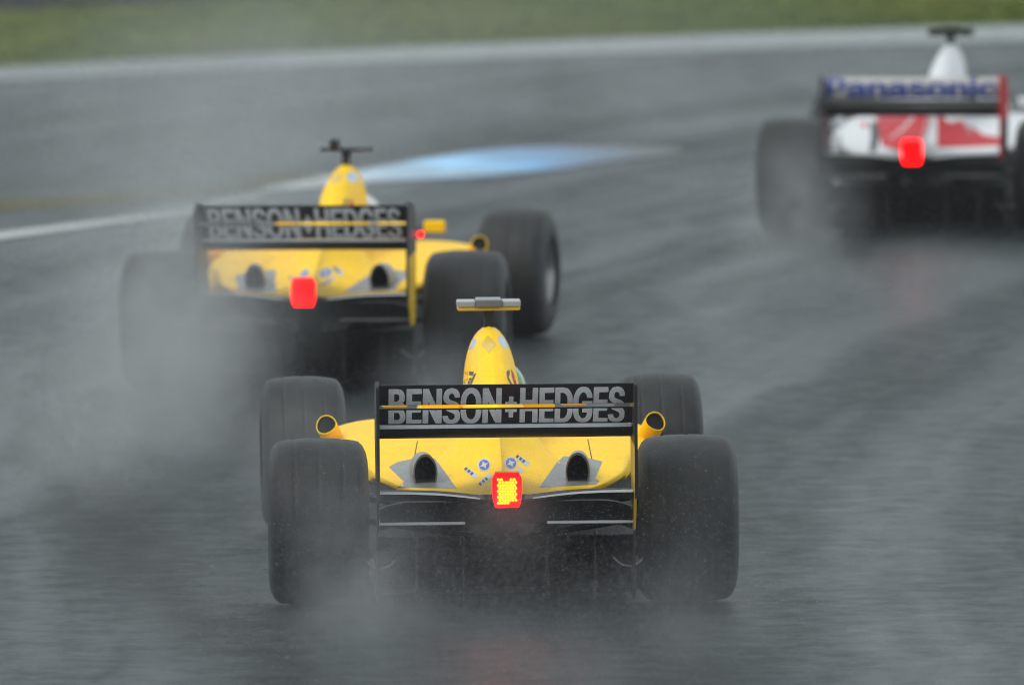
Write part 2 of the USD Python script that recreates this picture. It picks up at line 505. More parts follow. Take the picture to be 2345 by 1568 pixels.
MAT['wet_track'] = usdkit.material(stage, '/World/Looks/wet_track', {
    'tc': ('texture_coordinate', {}), 'g': ('geometry', {}), 's': ('separate_xyz', {}),
    'n': ('noise_texture', {'scale': 3.0, 'detail': 5.0, 'roughness': 0.65}),
    'fine': ('noise_texture', {'scale': 55.0, 'detail': 4.0, 'roughness': 0.7}),
    'b': ('bump', {'strength': 0.6, 'distance': 0.02}),
    'a': ('math', {'math_type': 'pingpong', 'value2': 0.5}), 'a2': ('math', {'math_type': 'multiply', 'value2': 2.4}),
    'nr': ('map_range', {'from_min': 0.25, 'from_max': 0.6, 'to_min': 0.08, 'to_max': 0.5, 'clamp': True}),
    'm': ('math', {'math_type': 'multiply', 'use_clamp': True}),
    'p': ('principled_bsdf', {'base_color': (0.022, 0.024, 0.025), 'roughness': 0.62, 'specular_ior_level': 0.22}),
    't': ('transparent_bsdf', {}), 'mx': ('mix_closure', {})},
    [('tc.UV', 's.vector'), ('s.y', 'a.value1'), ('a.value', 'a2.value1'), ('g.position', 'n.vector'), ('g.position', 'fine.vector'), ('n.fac', 'nr.value'), ('nr.result', 'm.value1'), ('a2.value', 'm.value2'),
     ('fine.fac', 'b.height'), ('b.normal', 'p.normal'), ('m.value', 'mx.fac'), ('t.BSDF', 'mx.closure1'), ('p.BSDF', 'mx.closure2')], surface='mx.closure')


def tyre_track(pix, width, label):
    c = smooth_curve(G(pix), 40)
    tn = np.gradient(c, axis=0)
    tn /= np.linalg.norm(tn, axis=1, keepdims=True)
    n = np.stack([-tn[:, 1], tn[:, 0]], 1)
    k = np.linspace(-.5, .5, 5)
    v = np.concatenate([np.c_[c + n * width * q, np.full(len(c), .005)] for q in k])
    uv = np.concatenate([np.c_[np.linspace(0, 1, len(c)), np.full(len(c), q + .5)] for q in k])
    f = []
    for j in range(4):
        for i in range(len(c) - 1):
            a, b = j * len(c) + i, (j + 1) * len(c) + i
            f += [[a, a + 1, b + 1], [a, b + 1, b]]
    m = T(v, f)
    if m.face_normals[0][2] < 0:
        m.faces = m.faces[:, ::-1]
    o = usdkit.mesh(stage, path_for('tyre_track', None), m, MAT['wet_track'], uv=uv).GetPrim()
    tag(o, label, None, None, 'structure')


tyre_track([(760, 1640), (640, 1568), (480, 1440), (345, 1310), (255, 1190), (215, 1080), (225, 970), (300, 885)], .8, 'dark tyre track curving over the wet road on the left')
#tyre_track([(1180, 1640), (1120, 1568), (1010, 1400), (980, 1250), (1000, 1100), (1050, 900)], .6, 'dark tyre track over the wet road under the nearest car')
tyre_track([(690, 1610), (665, 1500), (650, 1430), (655, 1383)], .5, 'dark wet track behind the left rear tyre of the nearest car')
#tyre_track([(1640, 1600), (1600, 1480), (1580, 1383)], .5, 'dark wet track behind the right rear tyre of the nearest car')
#tyre_track([(2250, 1300), (2050, 1000), (1960, 800), (1930, 640), (1935, 540)], .6, 'dark tyre track over the wet road behind the white car')

kerb = thing('kerb', 'low blue and white painted kerb lying beyond the middle car', 'kerb')
bot = [(600, 446), (680, 438), (745, 432), (850, 422), (990, 413), (1100, 407), (1240, 394), (1340, 381), (1440, 368), (1560, 357)]
top = [(602, 440), (680, 425), (745, 413), (850, 392), (990, 366), (1100, 352), (1240, 344), (1340, 344), (1440, 346), (1560, 351)]
bq, tq = smooth_curve(G(bot), 70), smooth_curve(G(top), 70)
secs, uvk = [], []
for i, (p, q) in enumerate(zip(bq, tq)):
    d = q - p
    ks = (0, 0, .12, .4, .7, .93, 1, 1)
    hs = (-.01, .008, .014, .026, .032, .028, .012, -.01)
    secs.append([[p[0] + d[0] * k, p[1] + d[1] * k, h] for k, h in zip(ks, hs)])
    uvk += [(i / 69.0, k) for k in ks]
km = loft(secs, cap=False)
usdkit.mesh(stage, path_for('kerb_stone', kerb), km, MAT['kerb_blue'], uv=np.array(uvk))
fk = thing('kerb', 'long pale grey concrete kerb in front of the far grass', 'kerb')
fe, ft = smooth_curve(far_edge, 19), smooth_curve(far_top[::-1], 19)
for i in range(18):
    a0, a1, b0, b1 = fe[i], fe[i + 1], ft[i], ft[i + 1]
    g = 0.003
    strip_solid([a0 * (1 - g) + a1 * g, (a0 + a1) / 2, a1 * (1 - g) + a0 * g], [b0 * (1 - g) + b1 * g, (b0 + b1) / 2, b1 * (1 - g) + b0 * g], 0.018, 'concrete_slab', 'concrete', fk, 3)

# grass tufts beyond the far kerb
blade = []
for k in range(9):
    a, l, w = RNG.uniform(0, 6.28), RNG.uniform(0.02, 0.045), 0.006
    c, s = math.cos(a), math.sin(a)
    o = RNG.uniform(-0.06, 0.06, 2)
    lean = RNG.uniform(0.01, 0.05)
    blade.append(T([[o[0] - s * w, o[1] + c * w, 0], [o[0] + s * w, o[1] - c * w, 0], [o[0] + c * lean, o[1] + s * lean, l]], [[0, 1, 2]]))
tuft = cat(blade)
pi = UsdGeom.PointInstancer.Define(stage, '/World/grass')
tp = usdkit.mesh(stage, '/World/grass/tuft', tuft, MAT['grass_green'])
pos = []
f0, f1 = np.array(ground(-200, 165)), np.array(ground(2600, 50))
dirv = (f1 - f0)
nrm = np.array([-dirv[1], dirv[0]]) / np.linalg.norm(dirv)
while len(pos) < 9000:
    q = f0 + dirv * RNG.uniform(-0.05, 1.1) + nrm * (0.15 + 9 * RNG.uniform() ** 1.4)
    pos.append((q[0], q[1], 0.012))
pi.CreatePrototypesRel().SetTargets([tp.GetPath()])
pi.CreatePositionsAttr([Gf.Vec3f(*map(float, p)) for p in pos])
pi.CreateProtoIndicesAttr([0] * len(pos))
ang = RNG.uniform(0, 6.28, len(pos))
pi.CreateOrientationsAttr([Gf.Quath(float(math.cos(a / 2)), 0, 0, float(math.sin(a / 2))) for a in ang])
pi.CreateScalesAttr([Gf.Vec3f(float(s)) for s in RNG.uniform(0.7, 1.5, len(pos))])
tag(pi.GetPrim(), 'short green grass beyond the far concrete kerb', 'grass', None, 'stuff')

# tyre barrier far left
tb = thing('tyre_barrier', 'dark tyre barrier standing on the far grass in the top left corner', 'barrier')
b0, b1 = np.array(ground(-700, 66)), np.array(ground(620, 0))
dv = (b1 - b0) / np.linalg.norm(b1 - b0)
nv = np.array([-dv[1], dv[0]])
pr = [(-0.10, 0.20), (-0.10, 0.30), (-0.07, 0.335), (0.07, 0.335), (0.10, 0.30), (0.10, 0.20)]
tyre_m = xform(revolve_x(pr, 20), rot=[('y', 90)])
nst = int(np.linalg.norm(b1 - b0) / 0.68)
for i in range(nst):
    c = b0 + dv * (0.34 + 0.68 * i) + nv * 0.36
    for j in range(5):
        obj('tyre', xform(tyre_m, (c[0], c[1], 0.08 + 0.205 * j)), 'barrier_dark', tb, smooth=40)
belt = loft([[[*(b0 + nv * 0.0), 0.0], [*(b0 + nv * 0.012), 0.0], [*(b0 + nv * 0.012), 1.05], [*(b0), 1.05]],
             [[*(b1 + nv * 0.0), 0.0], [*(b1 + nv * 0.012), 0.0], [*(b1 + nv * 0.012), 1.05], [*(b1), 1.05]]])
obj('belt', belt, 'barrier_dark', tb)

# ------------------------------------------------------------------ racing car
POD = [(2.35, .640, .50, .10), (2.1, .685, .545, .07), (1.6, .665, .545, .07), (1.2, .61, .535, .30), (0.9, .54, .52, .40),
       (0.6, .505, .50, .40), (0.45, .49, .488, .435), (0.2, .43, .468, .425), (0.05, .37, .455, .415), (-0.12, .25, .44, .40), (-0.3, .13, .42, .38)]
SPINE = [(1.98, .88, .072, .9), (1.9, .915, .092, 1.0), (1.75, .935, .106, 1.0), (1.4, .905, .116, .95), (1.1, .84, .14, .75), (0.8, .755, .22, .35),
         (0.5, .665, .27, .08), (0.2, .585, .28, 0.0), (0.0, .535, .25, 0.0), (-0.15, .50, .2, 0.0), (-0.3, .46, .12, 0.0)]


def pod_mesh():
    secs = []
    ang = np.linspace(0, 2 * np.pi, 57)[:-1]
    for y, w, zt, zb in stations(POD, 44):
        zc, h = (zt + zb) / 2, (zt - zb) / 2
        e = 0.42
        x = w * np.sign(np.cos(ang)) * np.abs(np.cos(ang)) ** e
        z = zc + h * np.sign(np.sin(ang)) * np.abs(np.sin(ang)) ** e
        secs.append(np.stack([x, np.full_like(x, y), z], 1))
    return loft(secs)


def spine_mesh():
    pod = stations(POD, 200)
    secs = []
    u = np.linspace(0, 1, 15)
    u = 1 - (1 - u) ** 1.5
    for y, zr, b, k in stations(SPINE, 46):
        zd = np.interp(y, pod[:, 0], pod[:, 2]) - 0.012
        x = b * ((1 - k) * (1 - u) ** 1.7 + k * (1 - u ** 3.8) ** 0.54)
        z = zd + (zr - zd) * u
        right = np.stack([x, np.full_like(x, y), z], 1)
        left = right[::-1][1:].copy()
        left[:, 0] *= -1
        secs.append(np.vstack([right, left]))
    return loft(secs)


POD_M, SPINE_M = pod_mesh(), spine_mesh()
BODY_M = cat([POD_M, SPINE_M])
SPINE3_M = SPINE_M.copy()
SPINE3_M.vertices = SPINE3_M.vertices * np.stack([np.interp(SPINE3_M.vertices[:, 1], [0.6, 1.3], [1, .86]), np.ones(len(SPINE3_M.vertices)), np.interp(SPINE3_M.vertices[:, 1], [0.6, 1.3], [1, 1.02])], 1)
SHELL3 = cat([POD_M, SPINE3_M])


def tyre_profile(w, R, rim, grooves):
    """cross-section (x, r), outside run with rain grooves"""
    top = []
    for x in np.linspace(-0.40, 0.40, 41):
        r = R - 0.014 * (abs(x) / 0.40) ** 2.5
        top.append((x * w, r))
    pts = []
    for x, r in top:
        d = 0.0
        for gx in grooves:
            if abs(x - gx * w) < 0.0045:
                d = 0.0028
        pts.append((x, r - d))
    sh = [(0.445, R - 0.030), (0.478, R - 0.056), (0.496, R - 0.09), (0.50, R - 0.12), (0.49, R - 0.145), (0.47, rim + 0.012), (0.45, rim)]
    right = [(a * w, r) for a, r in sh]
    left = [(-a * w, r) for a, r in sh[::-1]]
    return left + pts + right


def wheel(parent, side, w, R, loc, steer=0.0, front=False):
    """side: +1 right, -1 left. The rim is the part, tyre and nut are its pieces"""
    rimr = 0.168
    rim_pr = [(-0.44 * w, rimr + 0.006), (-0.44 * w, rimr - 0.012), (-0.2 * w, rimr - 0.03), (0.28 * w, rimr - 0.035), (0.44 * w, rimr - 0.012), (0.44 * w, rimr + 0.006), (0.2 * w, rimr - 0.01), (-0.2 * w, rimr - 0.01)]
    spokes = [revolve_x(rim_pr, 48)]
    for k in range(10):
        b = bx(0.20 * w, 0.26 * w, -0.012, 0.012, 0.03, rimr - 0.025, 0.003)
        spokes.append(xform(b, rot=[('x', 36 * k)]))
    spokes.append(xform(trimesh.creation.cylinder(0.05, 0.3 * w, sections=24), (0.1 * w, 0, 0), rot=[('y', 90)]))
    rimm = cat(spokes)
    nut = xform(trimesh.creation.cylinder(0.032, 0.05, sections=6), (0.27 * w, 0, 0), rot=[('y', 90)])
    ty = revolve_x(tyre_profile(w, R, rimr, (-0.24, 0.0, 0.24)), 96)
    hub = xform(revolve_x([(-0.47 * w, 0.05), (-0.47 * w, 0.145), (0.1 * w, 0.145), (0.1 * w, 0.05)], 32))
    out = []
    for m in (rimm, ty, nut, hub):
        if side < 0:
            m = xform(m, rot=[('z', 180)])
        out.append(xform(m, loc, rot=[('z', -steer)]))
    r = obj('wheel', out[0], 'dull_metal', parent, smooth=40)
    obj('tyre', out[1], 'rubber', r, smooth=40)
    obj('wheel_nut', out[2], 'dull_metal', r)
    obj('brake_drum', out[3], 'carbon_black', r, smooth=40)


def wing_text(par, polyfull, flaps, mat):
    """lettering printed across flaps: polyfull in (x, t), t 0 bottom .. 1 top; flaps: (curve, s0, s1, t0, t1, parent)"""
    for curve, s0, s1, t0, t1, pp in flaps:
        part = polyfull.intersection(sbox(-9, t0, 9, t1))
        part = affinity.affine_transform(part, [1, 0, 0, (s1 - s0) / (t1 - t0), 0, s0 - t0 * (s1 - s0) / (t1 - t0)])
        obj('lettering', on_strip(part, curve), mat, pp)


def ellipse(cx, cz, a, b, rot=0, n=28):
    t = np.linspace(0, 2 * np.pi, n, endpoint=False)
    return affinity.rotate(Polygon(np.stack([cx + a * np.cos(t), cz + b * np.sin(t)], 1)), rot)


def put(name, poly, mat, parent, mesh=None, lift=0.003, cell=0.012, rel=-1.65):
    m = decal(poly, BODY_M if mesh is None else mesh, lift, cell, rel)
    if m is not None and len(m.faces):
        return obj(name, m, mat, parent)


def px1(x, y):
    """rear view of the near car in the photograph -> (x, seen height) on its bodywork"""
    return ((x - 1155) / 590.0, (1383 - y) / 594.0)


def racing_car(label, px, py, yaw, steer, team):
    gx, gy = ground(px, py)
    t = thing('racing_car', label, 'racing car', (gx, gy, 0), -yaw, None)
    yel = team == 'yellow'
    body = 'yellow_paint' if yel else 'white_paint'
    # --- bodywork
    pod = obj('sidepods', POD_M, body, t, smooth=40)
    sp = obj('engine_cover', SPINE_M if yel else SPINE3_M, body, t, smooth=20)
    obj('sidepod_underside', loft([[[x * w, y, z] for x, z in ((-1, .08), (1, .08), (1, zt), (-1, zt))] for y, w, zt in ((1.75, .63, .44), (1.2, .575, .44), (0.9, .50, .43), (0.5, .36, .42), (0.3, .22, .40))]), 'carbon_black', t, smooth=20)
    # dark mechanical core, floor, diffuser
    obj('gearbox', loft([[[x * w, y, z] for x, z in ((-1, .22), (1, .22), (1, zt), (-1, zt))] for y, w, zt in ((0.9, .30, .40), (0.3, .15, .37), (-0.1, .08, .36), (-0.28, .05, .35))]), 'carbon_black', t, smooth=20)
    obj('crash_structure', loft([[[x * w, y, z] for x, z in ((-1, z0), (1, z0), (1, z1), (-1, z1))] for y, w, z0, z1 in ((-0.2, .09, .33, .44), (-0.45, .055, .38, .46), (-0.585, .045, .42, .49))]), 'carbon_black', t, smooth=20)
    fl = [(-.70, 2.35), (-.70, .85), (-.49, .42), (-.49, -.05), (.49, -.05), (.49, .42), (.70, .85), (.70, 2.35), (.30, 2.75), (-.30, 2.75)]
    m = trimesh.creation.extrude_polygon(Polygon(fl), 0.025, engine='earcut')
    m.apply_translation((0, 0, 0.045))
    obj('floor', m, 'carbon_black', t)
    df = obj('diffuser', prism_x(plate(smooth_curve([(0.25, .07), (0.0, .11), (-0.25, .21), (-0.42, .30)], 12), 0.014), -0.49, 0.49), 'carbon_black', t, smooth=30)
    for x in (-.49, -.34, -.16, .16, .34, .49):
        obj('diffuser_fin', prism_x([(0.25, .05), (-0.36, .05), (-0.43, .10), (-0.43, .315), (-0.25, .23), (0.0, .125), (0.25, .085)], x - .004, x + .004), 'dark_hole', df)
    for s in (-1, 1):
        a, b = sorted((s * .155, s * .485))
        obj('diffuser_lip', bx(a, b, -0.48, -0.36, .350, .361, .003), 'silver_grey' if py > 1200 else 'heat_shield', df)
    # --- rear wing
    upper = smooth_curve([(-.66, .898), (-.615, .853), (-.565, .8155)], 10)
    if not yel:
        upper = smooth_curve([(-.610, .898), (-.628, .85), (-.610, .785)], 10)
    lower = smooth_curve([(-.565, .801), (-.53, .765), (-.49, .735)], 10)
    if not yel:
        lower = smooth_curve([(-.565, .775), (-.53, .755), (-.49, .735)], 10)
    main = smooth_curve([(-.505, .723), (-.45, .692), (-.36, .680), (-.22, .683), (-.12, .70)], 16)
    rw = obj('rear_wing', prism_x(plate(main, .018), -.482, .482), 'wing_black', t, smooth=40)
    fu = obj('wing_flap', prism_x(plate(upper, .006), -.482, .482), 'wing_black' if yel else 'wing_grey', rw, smooth=40)
    flo = obj('wing_flap', prism_x(plate(lower, .006), -.482, .482), 'wing_black' if yel else 'wing_grey', rw, smooth=40)
    obj('gurney_strip', bx(-.478, .478, -.515, -.510, .720, .734, .001), 'silver_grey' if yel else 'wing_black', rw)
    ul, ll = np.linalg.norm(np.diff(upper, axis=0), axis=1).sum(), np.linalg.norm(np.diff(lower, axis=0), axis=1).sum()
    upb, lob = upper[::-1], lower[::-1]          # from the bottom up
    if yel:
        tx = unary_union([fit(text_poly('BENSON'), -.442, -.020, 0, 1), fit(text_poly('+'), .000, .038, .22, .72), fit(text_poly('HEDGES'), .056, .448, 0, 1)]).buffer(0)
        tx = unary_union([affinity.translate(tx, d, 0) for d in (-.0035, -.0012, .0012, .0035)]).intersection(sbox(-.47, 0, .47, 1)).buffer(0)
        wing_text(t, tx, [(lob, .12 * ll, .97 * ll, 0.0, .50, flo), (upb, .06 * ul, .90 * ul, .44, 1.0, fu)], 'letter_grey')
    else:
        tx = fit(text_poly('Panasonic'), -.465, .465, 0, 1)
        tx = unary_union([affinity.translate(tx, d, 0) for d in (-.004, -.002, 0, .002, .004)]).buffer(0)
        wing_text(t, tx, [(upb, .06 * ul, .97 * ul, 0.0, 1.0, fu)], 'blue_print')
    for s in (-1, 1):
        x0, x1 = (.483, .493) if s > 0 else (-.493, -.483)
        ep = obj('endplate', prism_x([(-.70, .66), (-.70, .895), (-.665, .915), (-.36, .885), (-.26, .83), (-.24, .66)], x0, x1), 'wing_black' if yel or s < 0 else 'red_paint', rw)
        obj('endplate_lower', prism_x([(-.70, .656), (-.24, .656), (-.26, .52), (-.30, .33), (-.52, .33), (-.62, .45)], x0 + .001, x1 - .001), 'yellow_dark' if yel and s > 0 else 'carbon_black', ep)
        obj('endplate_edge', bx(x0 - .001, x1 + .001, -.706, -.701, .46, .89, .001), 'carbon_black' if yel or s < 0 else 'red_paint', ep)
    # --- lower rear wing
    lw = smooth_curve([(-.56, .475), (-.48, .452), (-.36, .452), (-.28, .465)], 12)
    secs = []
    prof = plate(lw, .016)
    for x in np.linspace(-.482, .482, 31):
        dz = -0.028 * math.exp(-(x / .20) ** 2)
        secs.append([[x, p[0], p[1] + dz] for p in prof])
    bw = obj('lower_wing', loft(secs), 'carbon_black', t, smooth=40)
    for sgn in (-1, 1):
        secs = []
        for x in np.linspace(.10, .48, 14) * sgn:
            dz = -0.028 * math.exp(-(x / .20) ** 2)
            h = .004 + .006 * abs(x) / .49
            secs.append([[x, yy, zz + dz] for yy, zz in ((-.566, .476), (-.561, .476), (-.561, .476 + h), (-.566, .476 + h))])
        obj('gurney_strip', loft(secs), 'silver_grey', bw)
    secs = []
    for x in np.linspace(-.48, .48, 31):
        dz = -0.030 * max(0, (abs(x) - .36) / .13) ** 2
        secs.append([[x, yy, zz + dz] for yy, zz in ((-.505, .440), (-.498, .440), (-.455, .352), (-.462, .352))])
    bf = obj('lower_flap', loft(secs), 'carbon_black', bw, smooth=30)
    secs = []
    for x in np.linspace(-.485, .485, 31):
        dz = -0.030 * max(0, (abs(x) - .36) / .13) ** 2
        secs.append([[x, yy, zz + dz] for yy, zz in ((-.510, .440), (-.505, .440), (-.505, .445), (-.510, .445))])
    obj('gurney_strip', loft(secs), 'heat_shield', bf)
    # --- rain light
    rl = [(-.044, .428), (-.052, .450), (-.056, .475), (-.056, .540), (-.044, .562), (.044, .562), (.056, .540), (.056, .475), (.052, .450), (.044, .428)]
    lamp = obj('rain_light', prism_y(rl, -.640, -.590), 'lamp_housing', t, label='lit red rain light on the tail')
    obj('lens', prism_y([(x * .97, .495 + (z - .495) * .97) for x, z in rl], -.6418, -.6408), 'lamp_red' if py > 1200 else 'lamp_red_far', lamp)
    if py > 1200:
        leds = []
        for r in range(9):
            for c in range(6):
                x, z = -.0335 + .0122 * c + (.0061 if r % 2 else 0), .446 + .0112 * r
                if (z > .532 and abs(x) < .010) or (z < .452 and x > .01):
                    continue
                leds.append(xform(trimesh.creation.cylinder(.0051, .006, sections=6), (x, -.645, z), rot=[('x', 90)]))
        obj('light_diodes', cat(leds), 'lamp_led', lamp)
    # --- wheels, suspension
    for s in (-1, 1):
        wheel(t, s, .385, .322, (s * .7075, 0, .322))
        wheel(t, s, .345, .316, (s * .728, 3.1, .316), steer, True)
    for s in (-1, 1):
        for a, b in (((.12, -.15, .36), (.56, -.03, .42)), ((.16, .35, .36), (.56, .02, .42)), ((.12, -.10, .16), (.56, -.03, .20)), ((.17, .35, .15), (.56, .03, .20)), ((.10, -.02, .26), (.55, 0, .33))):
            obj('wishbone', tube([(s * a[0], a[1], a[2]), (s * b[0], b[1], b[2])], .013, 8), 'carbon_black', t, smooth=50)
        for a, b in (((.16, 2.75, .40), (.58, 3.08, .44)), ((.16, 3.3, .40), (.58, 3.12, .44)), ((.16, 2.75, .22), (.58, 3.08, .20)), ((.16, 3.3, .22), (.58, 3.12, .20))):
            obj('wishbone', tube([(s * a[0], a[1], a[2]), (s * b[0], b[1], b[2])], .011, 8), 'carbon_black', t, smooth=50)
        # brake duct: a curved scoop inside the rear wheel
        arc = [(math.cos(q), math.sin(q)) for q in np.linspace(math.radians(200), math.radians(340), 10)]
        secs = [[[s * (.475 + .07 * c[0]), -.24, .235 + .075 * c[1]], [s * (.475 + .07 * c[0]), .0, .245 + .075 * c[1]], [s * (.475 + .064 * c[0]), .0, .245 + .069 * c[1]], [s * (.475 + .064 * c[0]), -.24, .235 + .069 * c[1]]] for c in arc]
        obj('brake_duct', loft(secs), 'dull_metal', t, smooth=40)
    if yel:
        obj('duct_flap', bx(-.445, -.395, -.20, -.15, .235, .247, .003), 'yellow_dark', t)
    # --- chimneys
    for s in (-1, 1):
        pth = np.array([(s * .60, 1.80, .42), (s * .62, 1.70, .48), (s * .637, 1.62, .525), (s * .652, 1.565, .560)])
        ax = np.gradient(pth, axis=0)
        secs, inner = [], []
        for i, p in enumerate(pth):
            d = np.array([s * .35, -.55, .75]) if i > 1 else ax[i]
            d = d / np.linalg.norm(d)
            a = np.cross(d, [0, 1.0, 0])
            a /= np.linalg.norm(a)
            b = np.cross(a, d)
            q = np.linspace(0, 2 * np.pi, 21)[:-1]
            ra, rb = .042, (.082, .076, .064, .057)[i]
            shp = 1 + .18 * np.cos(q * 1 - (np.pi / 2))
            secs.append(p + ra * np.cos(q)[:, None] * a + (rb * shp * np.sin(q))[:, None] * b)
            inner.append(p + .91 * ra * np.cos(q)[:, None] * a + (.93 * rb * shp * np.sin(q))[:, None] * b)
        # the mouth is cut so that it looks back and up
        lipn = np.array([s * .10, -.80, .35])
        outer = loft(secs, cap=False)
        ch = loft(secs + [np.array(secs[-1]) * .1 + np.array(inner[-1]) * .9, np.array(inner[-1]) - lipn * .015], cap=False)
        c = obj('chimney', ch, body, t, smooth=50)
        e = np.array(inner[-1]) - lipn * .015
        obj('chimney_mouth', T(np.vstack([e, e.mean(0)]), [[20, j, (j + 1) % 20] for j in range(20)] + [[20, (j + 1) % 20, j] for j in range(20)]), 'dark_hole', c)
    # --- exhausts
    if yel:
        for s in (-1, 1):
            rows = [(0.70, .010, .008), (0.50, .032, .038), (0.32, .044, .064), (0.19, .048, .078), (0.09, .047, .078)]
            secs, inn = [], []
            q = np.linspace(0, 2 * np.pi, 25)[:-1]
            for y, a, b in rows:
                zc = .478 + .018 * (y < .4)
                secs.append(np.stack([s * .293 + (s * .05 * (y - .09)) + a * np.cos(q), np.full_like(q, y) - .35 * b * np.sin(q) * (y < .25), zc + b * np.sin(q)], 1))
            last = secs[-1]
            cen = last.mean(0)
            inn = cen + (last - cen) * .88
            deep = inn + np.array([0, .10, -.01])
            ex = obj('exhaust', loft(secs + [inn, deep], cap=False), 'heat_shield', t, smooth=45)
            obj('exhaust_mouth', T(np.vstack([deep, deep.mean(0)]), [[24, (j + 1) % 24, j] for j in range(24)] + [[24, j, (j + 1) % 24] for j in range(24)]), 'dark_hole', ex)
        left = Polygon([px1(*p) for p in ((895, 1064), (915, 1052), (945, 1045), (1000, 1044), (1013, 1062), (1052, 1119), (915, 1114), (932, 1101))])
        put('heat_panel', left, 'heat_shield', pod)
        put('heat_panel', Polygon([px1(*p) for p in ((1238, 1119), (1280, 1058), (1296, 1042), (1345, 1045), (1385, 1056), (1366, 1098), (1376, 1104), (1368, 1112))]), 'heat_shield', pod)
        for x, y in ((1114, 1064), (1175, 1061)):
            c = px1(x, y)
            st = put('sticker', ellipse(*c, .025, .026), 'pale_print', sp, cell=.008)
            put('sticker_disc', ellipse(*c, .020, .021), 'blue_print', sp, lift=.005, cell=.008)
            star = Polygon([(c[0] + r * math.cos(a), c[1] + r * math.sin(a)) for a, r in zip(np.arange(8) * math.pi / 4 + .4, [.017, .007] * 4)])
            put('sticker_star', star, 'pale_print', sp, lift=.007, cell=.008)
        for cx, cy, rot in ((1085, 1083, -40), (1118, 1098, 40), (1203, 1055, -38), (1190, 1085, 50)):
            c = px1(cx, cy)
            put('sticker', affinity.rotate(sbox(c[0] - .026, c[1] - .010, c[0] + .026, c[1] + .010), rot), 'pale_print', sp, cell=.01)
            for k in (-1, 0, 1):
                put('sticker_print', affinity.rotate(sbox(c[0] - .018 + k * .015, c[1] - .006, c[0] - .008 + k * .015, c[1] + .006), rot, origin=c), 'wing_black', sp, lift=.005, cell=.01)
        # panel joints
        for s in (-1, 1):
            x = s * .335
            put('panel_joint', Polygon([(x, .645), (x + .004, .645), (x + s * .012 + .004, .555), (x + s * .012, .555)]), 'dark_hole', pod, lift=.002)
        # airbox: diamond, shoulder roundels, side print
        def ab(x, y):
            return ((x - 1157) / 576.0, (1383 - y) / 590.0)
        put('airbox_diamond', Polygon([ab(*p) for p in ((1126, 752), (1146, 778), (1128, 800), (1110, 776))]), 'yellow_dark', sp, cell=.008)
        for x0, y0, rot in ((1088, 772, 62), (1161, 770, -62)):
            c = ab(x0, y0)
            o = put('roundel', ellipse(*c, .030, .016, rot), 'pale_print', sp, cell=.006)
            put('roundel_disc', ellipse(*c, .023, .011, rot), 'light_blue', sp, lift=.005, cell=.006)
        for pts in (((1074, 838), (1094, 842), (1092, 852), (1076, 848)), ((1073, 856), (1080, 857), (1070, 884), (1064, 884)), ((1084, 856), (1090, 857), (1078, 884), (1072, 884)), ((1094, 848), (1100, 846), (1084, 884), (1080, 884)),
                    ((1168, 845), (1174, 838), (1176, 846), (1173, 858), (1180, 872), (1184, 880), (1178, 878), (1170, 862))):
            put('side_print', Polygon([ab(*p) for p in pts]).buffer(0), 'wing_black', sp, cell=.008)
        put('side_print', Polygon([ab(*p) for p in ((1178, 836), (1184, 846), (1194, 884), (1188, 884), (1180, 856))]), 'red_paint', sp, cell=.008)
        put('side_print', Polygon([ab(*p) for p in ((1072, 836), (1075, 838), (1073, 850), (1070, 850))]), 'red_paint', sp, cell=.008)
    else:
        def p3(x, y):
            return ((x - 2100) / 408.0, (532 - y) / 408.0)
        for pts in (((1994, 238), (2040, 238), (2075, 238), (2124, 238), (2116, 285), (2094, 343), (2045, 345), (2008, 330)),):
            put('red_flash', Polygon([p3(*p) for p in pts]), 'red_paint', pod, SHELL3, .004, .012, 5.4)
        put('red_flash', Polygon([p3(*p) for p in ((2134, 246), (2160, 272), (2190, 262), (2222, 280), (2240, 298), (2288, 306), (2284, 330), (2222, 332), (2132, 342))]), 'red_paint', pod, SHELL3, .004, .012, 5.4)
        put('dark_slot', Polygon([p3(*p) for p in ((1980, 256), (2000, 256), (2004, 300), (1996, 345), (1980, 345), (1984, 300))]), 'carbon_black', pod, SHELL3, .004, .012, 5.4)
        put('grey_shade_panel', Polygon([p3(*p) for p in ((2128, 338), (2270, 328), (2284, 345), (2125, 352))]), 'silver_grey', pod, SHELL3, .005, .012, 5.4)
        put('red_flash', Polygon([p3(*p) for p in ((1955, 258), (1975, 258), (1972, 280))]), 'red_paint', pod, SHELL3, .004, .012, 5.4)
    # --- onboard camera on the roll hoop
    post = obj('camera_post', loft([[[x * w, 1.76 + yy, z] for x, yy in ((-1, -.03), (1, -.03), (1, .04), (-1, .04))] for z, w in ((.915, .02), (.96, .016), (.995, .022))]), 'carbon_black', t)
    cb = obj('onboard_camera', bx(-.125, .125, 1.72, 1.84, .998, 1.012, .004), 'yellow_dark' if yel and py > 1200 else 'carbon_black', t)
    top_w = 'camera_grey' if yel and py > 1200 else 'carbon_black'
    if not (yel and py < 1200):
      obj('camera_shell', bx(-.127, -.052, 1.715, 1.84, 1.0125, 1.036, .004), top_w, cb)
    if not (yel and py < 1200):
      obj('camera_shell', bx(.052, .127, 1.715, 1.84, 1.0125, 1.036, .004), top_w, cb)
    if not (yel and py < 1200):
      obj('camera_housing', bx(-.0515, .0515, 1.70, 1.86, 1.0125, 1.042, .004), 'camera_housing_grey' if py > 1200 else 'carbon_black', cb)
    if yel and py < 1200:
        obj('camera_pod', bx(-.075, -.035, 1.70, 1.84, 1.0125, 1.055, .008), 'carbon_black', cb)
    # --- cockpit tub and nose
    rows = [(1.98, .27, .60, .10), (2.25, .28, .60, .10), (2.5, .26, .58, .10), (2.9, .20, .52, .16), (3.4, .14, .44, .22), (3.8, .10, .36, .22), (4.05, .05, .30, .23)]
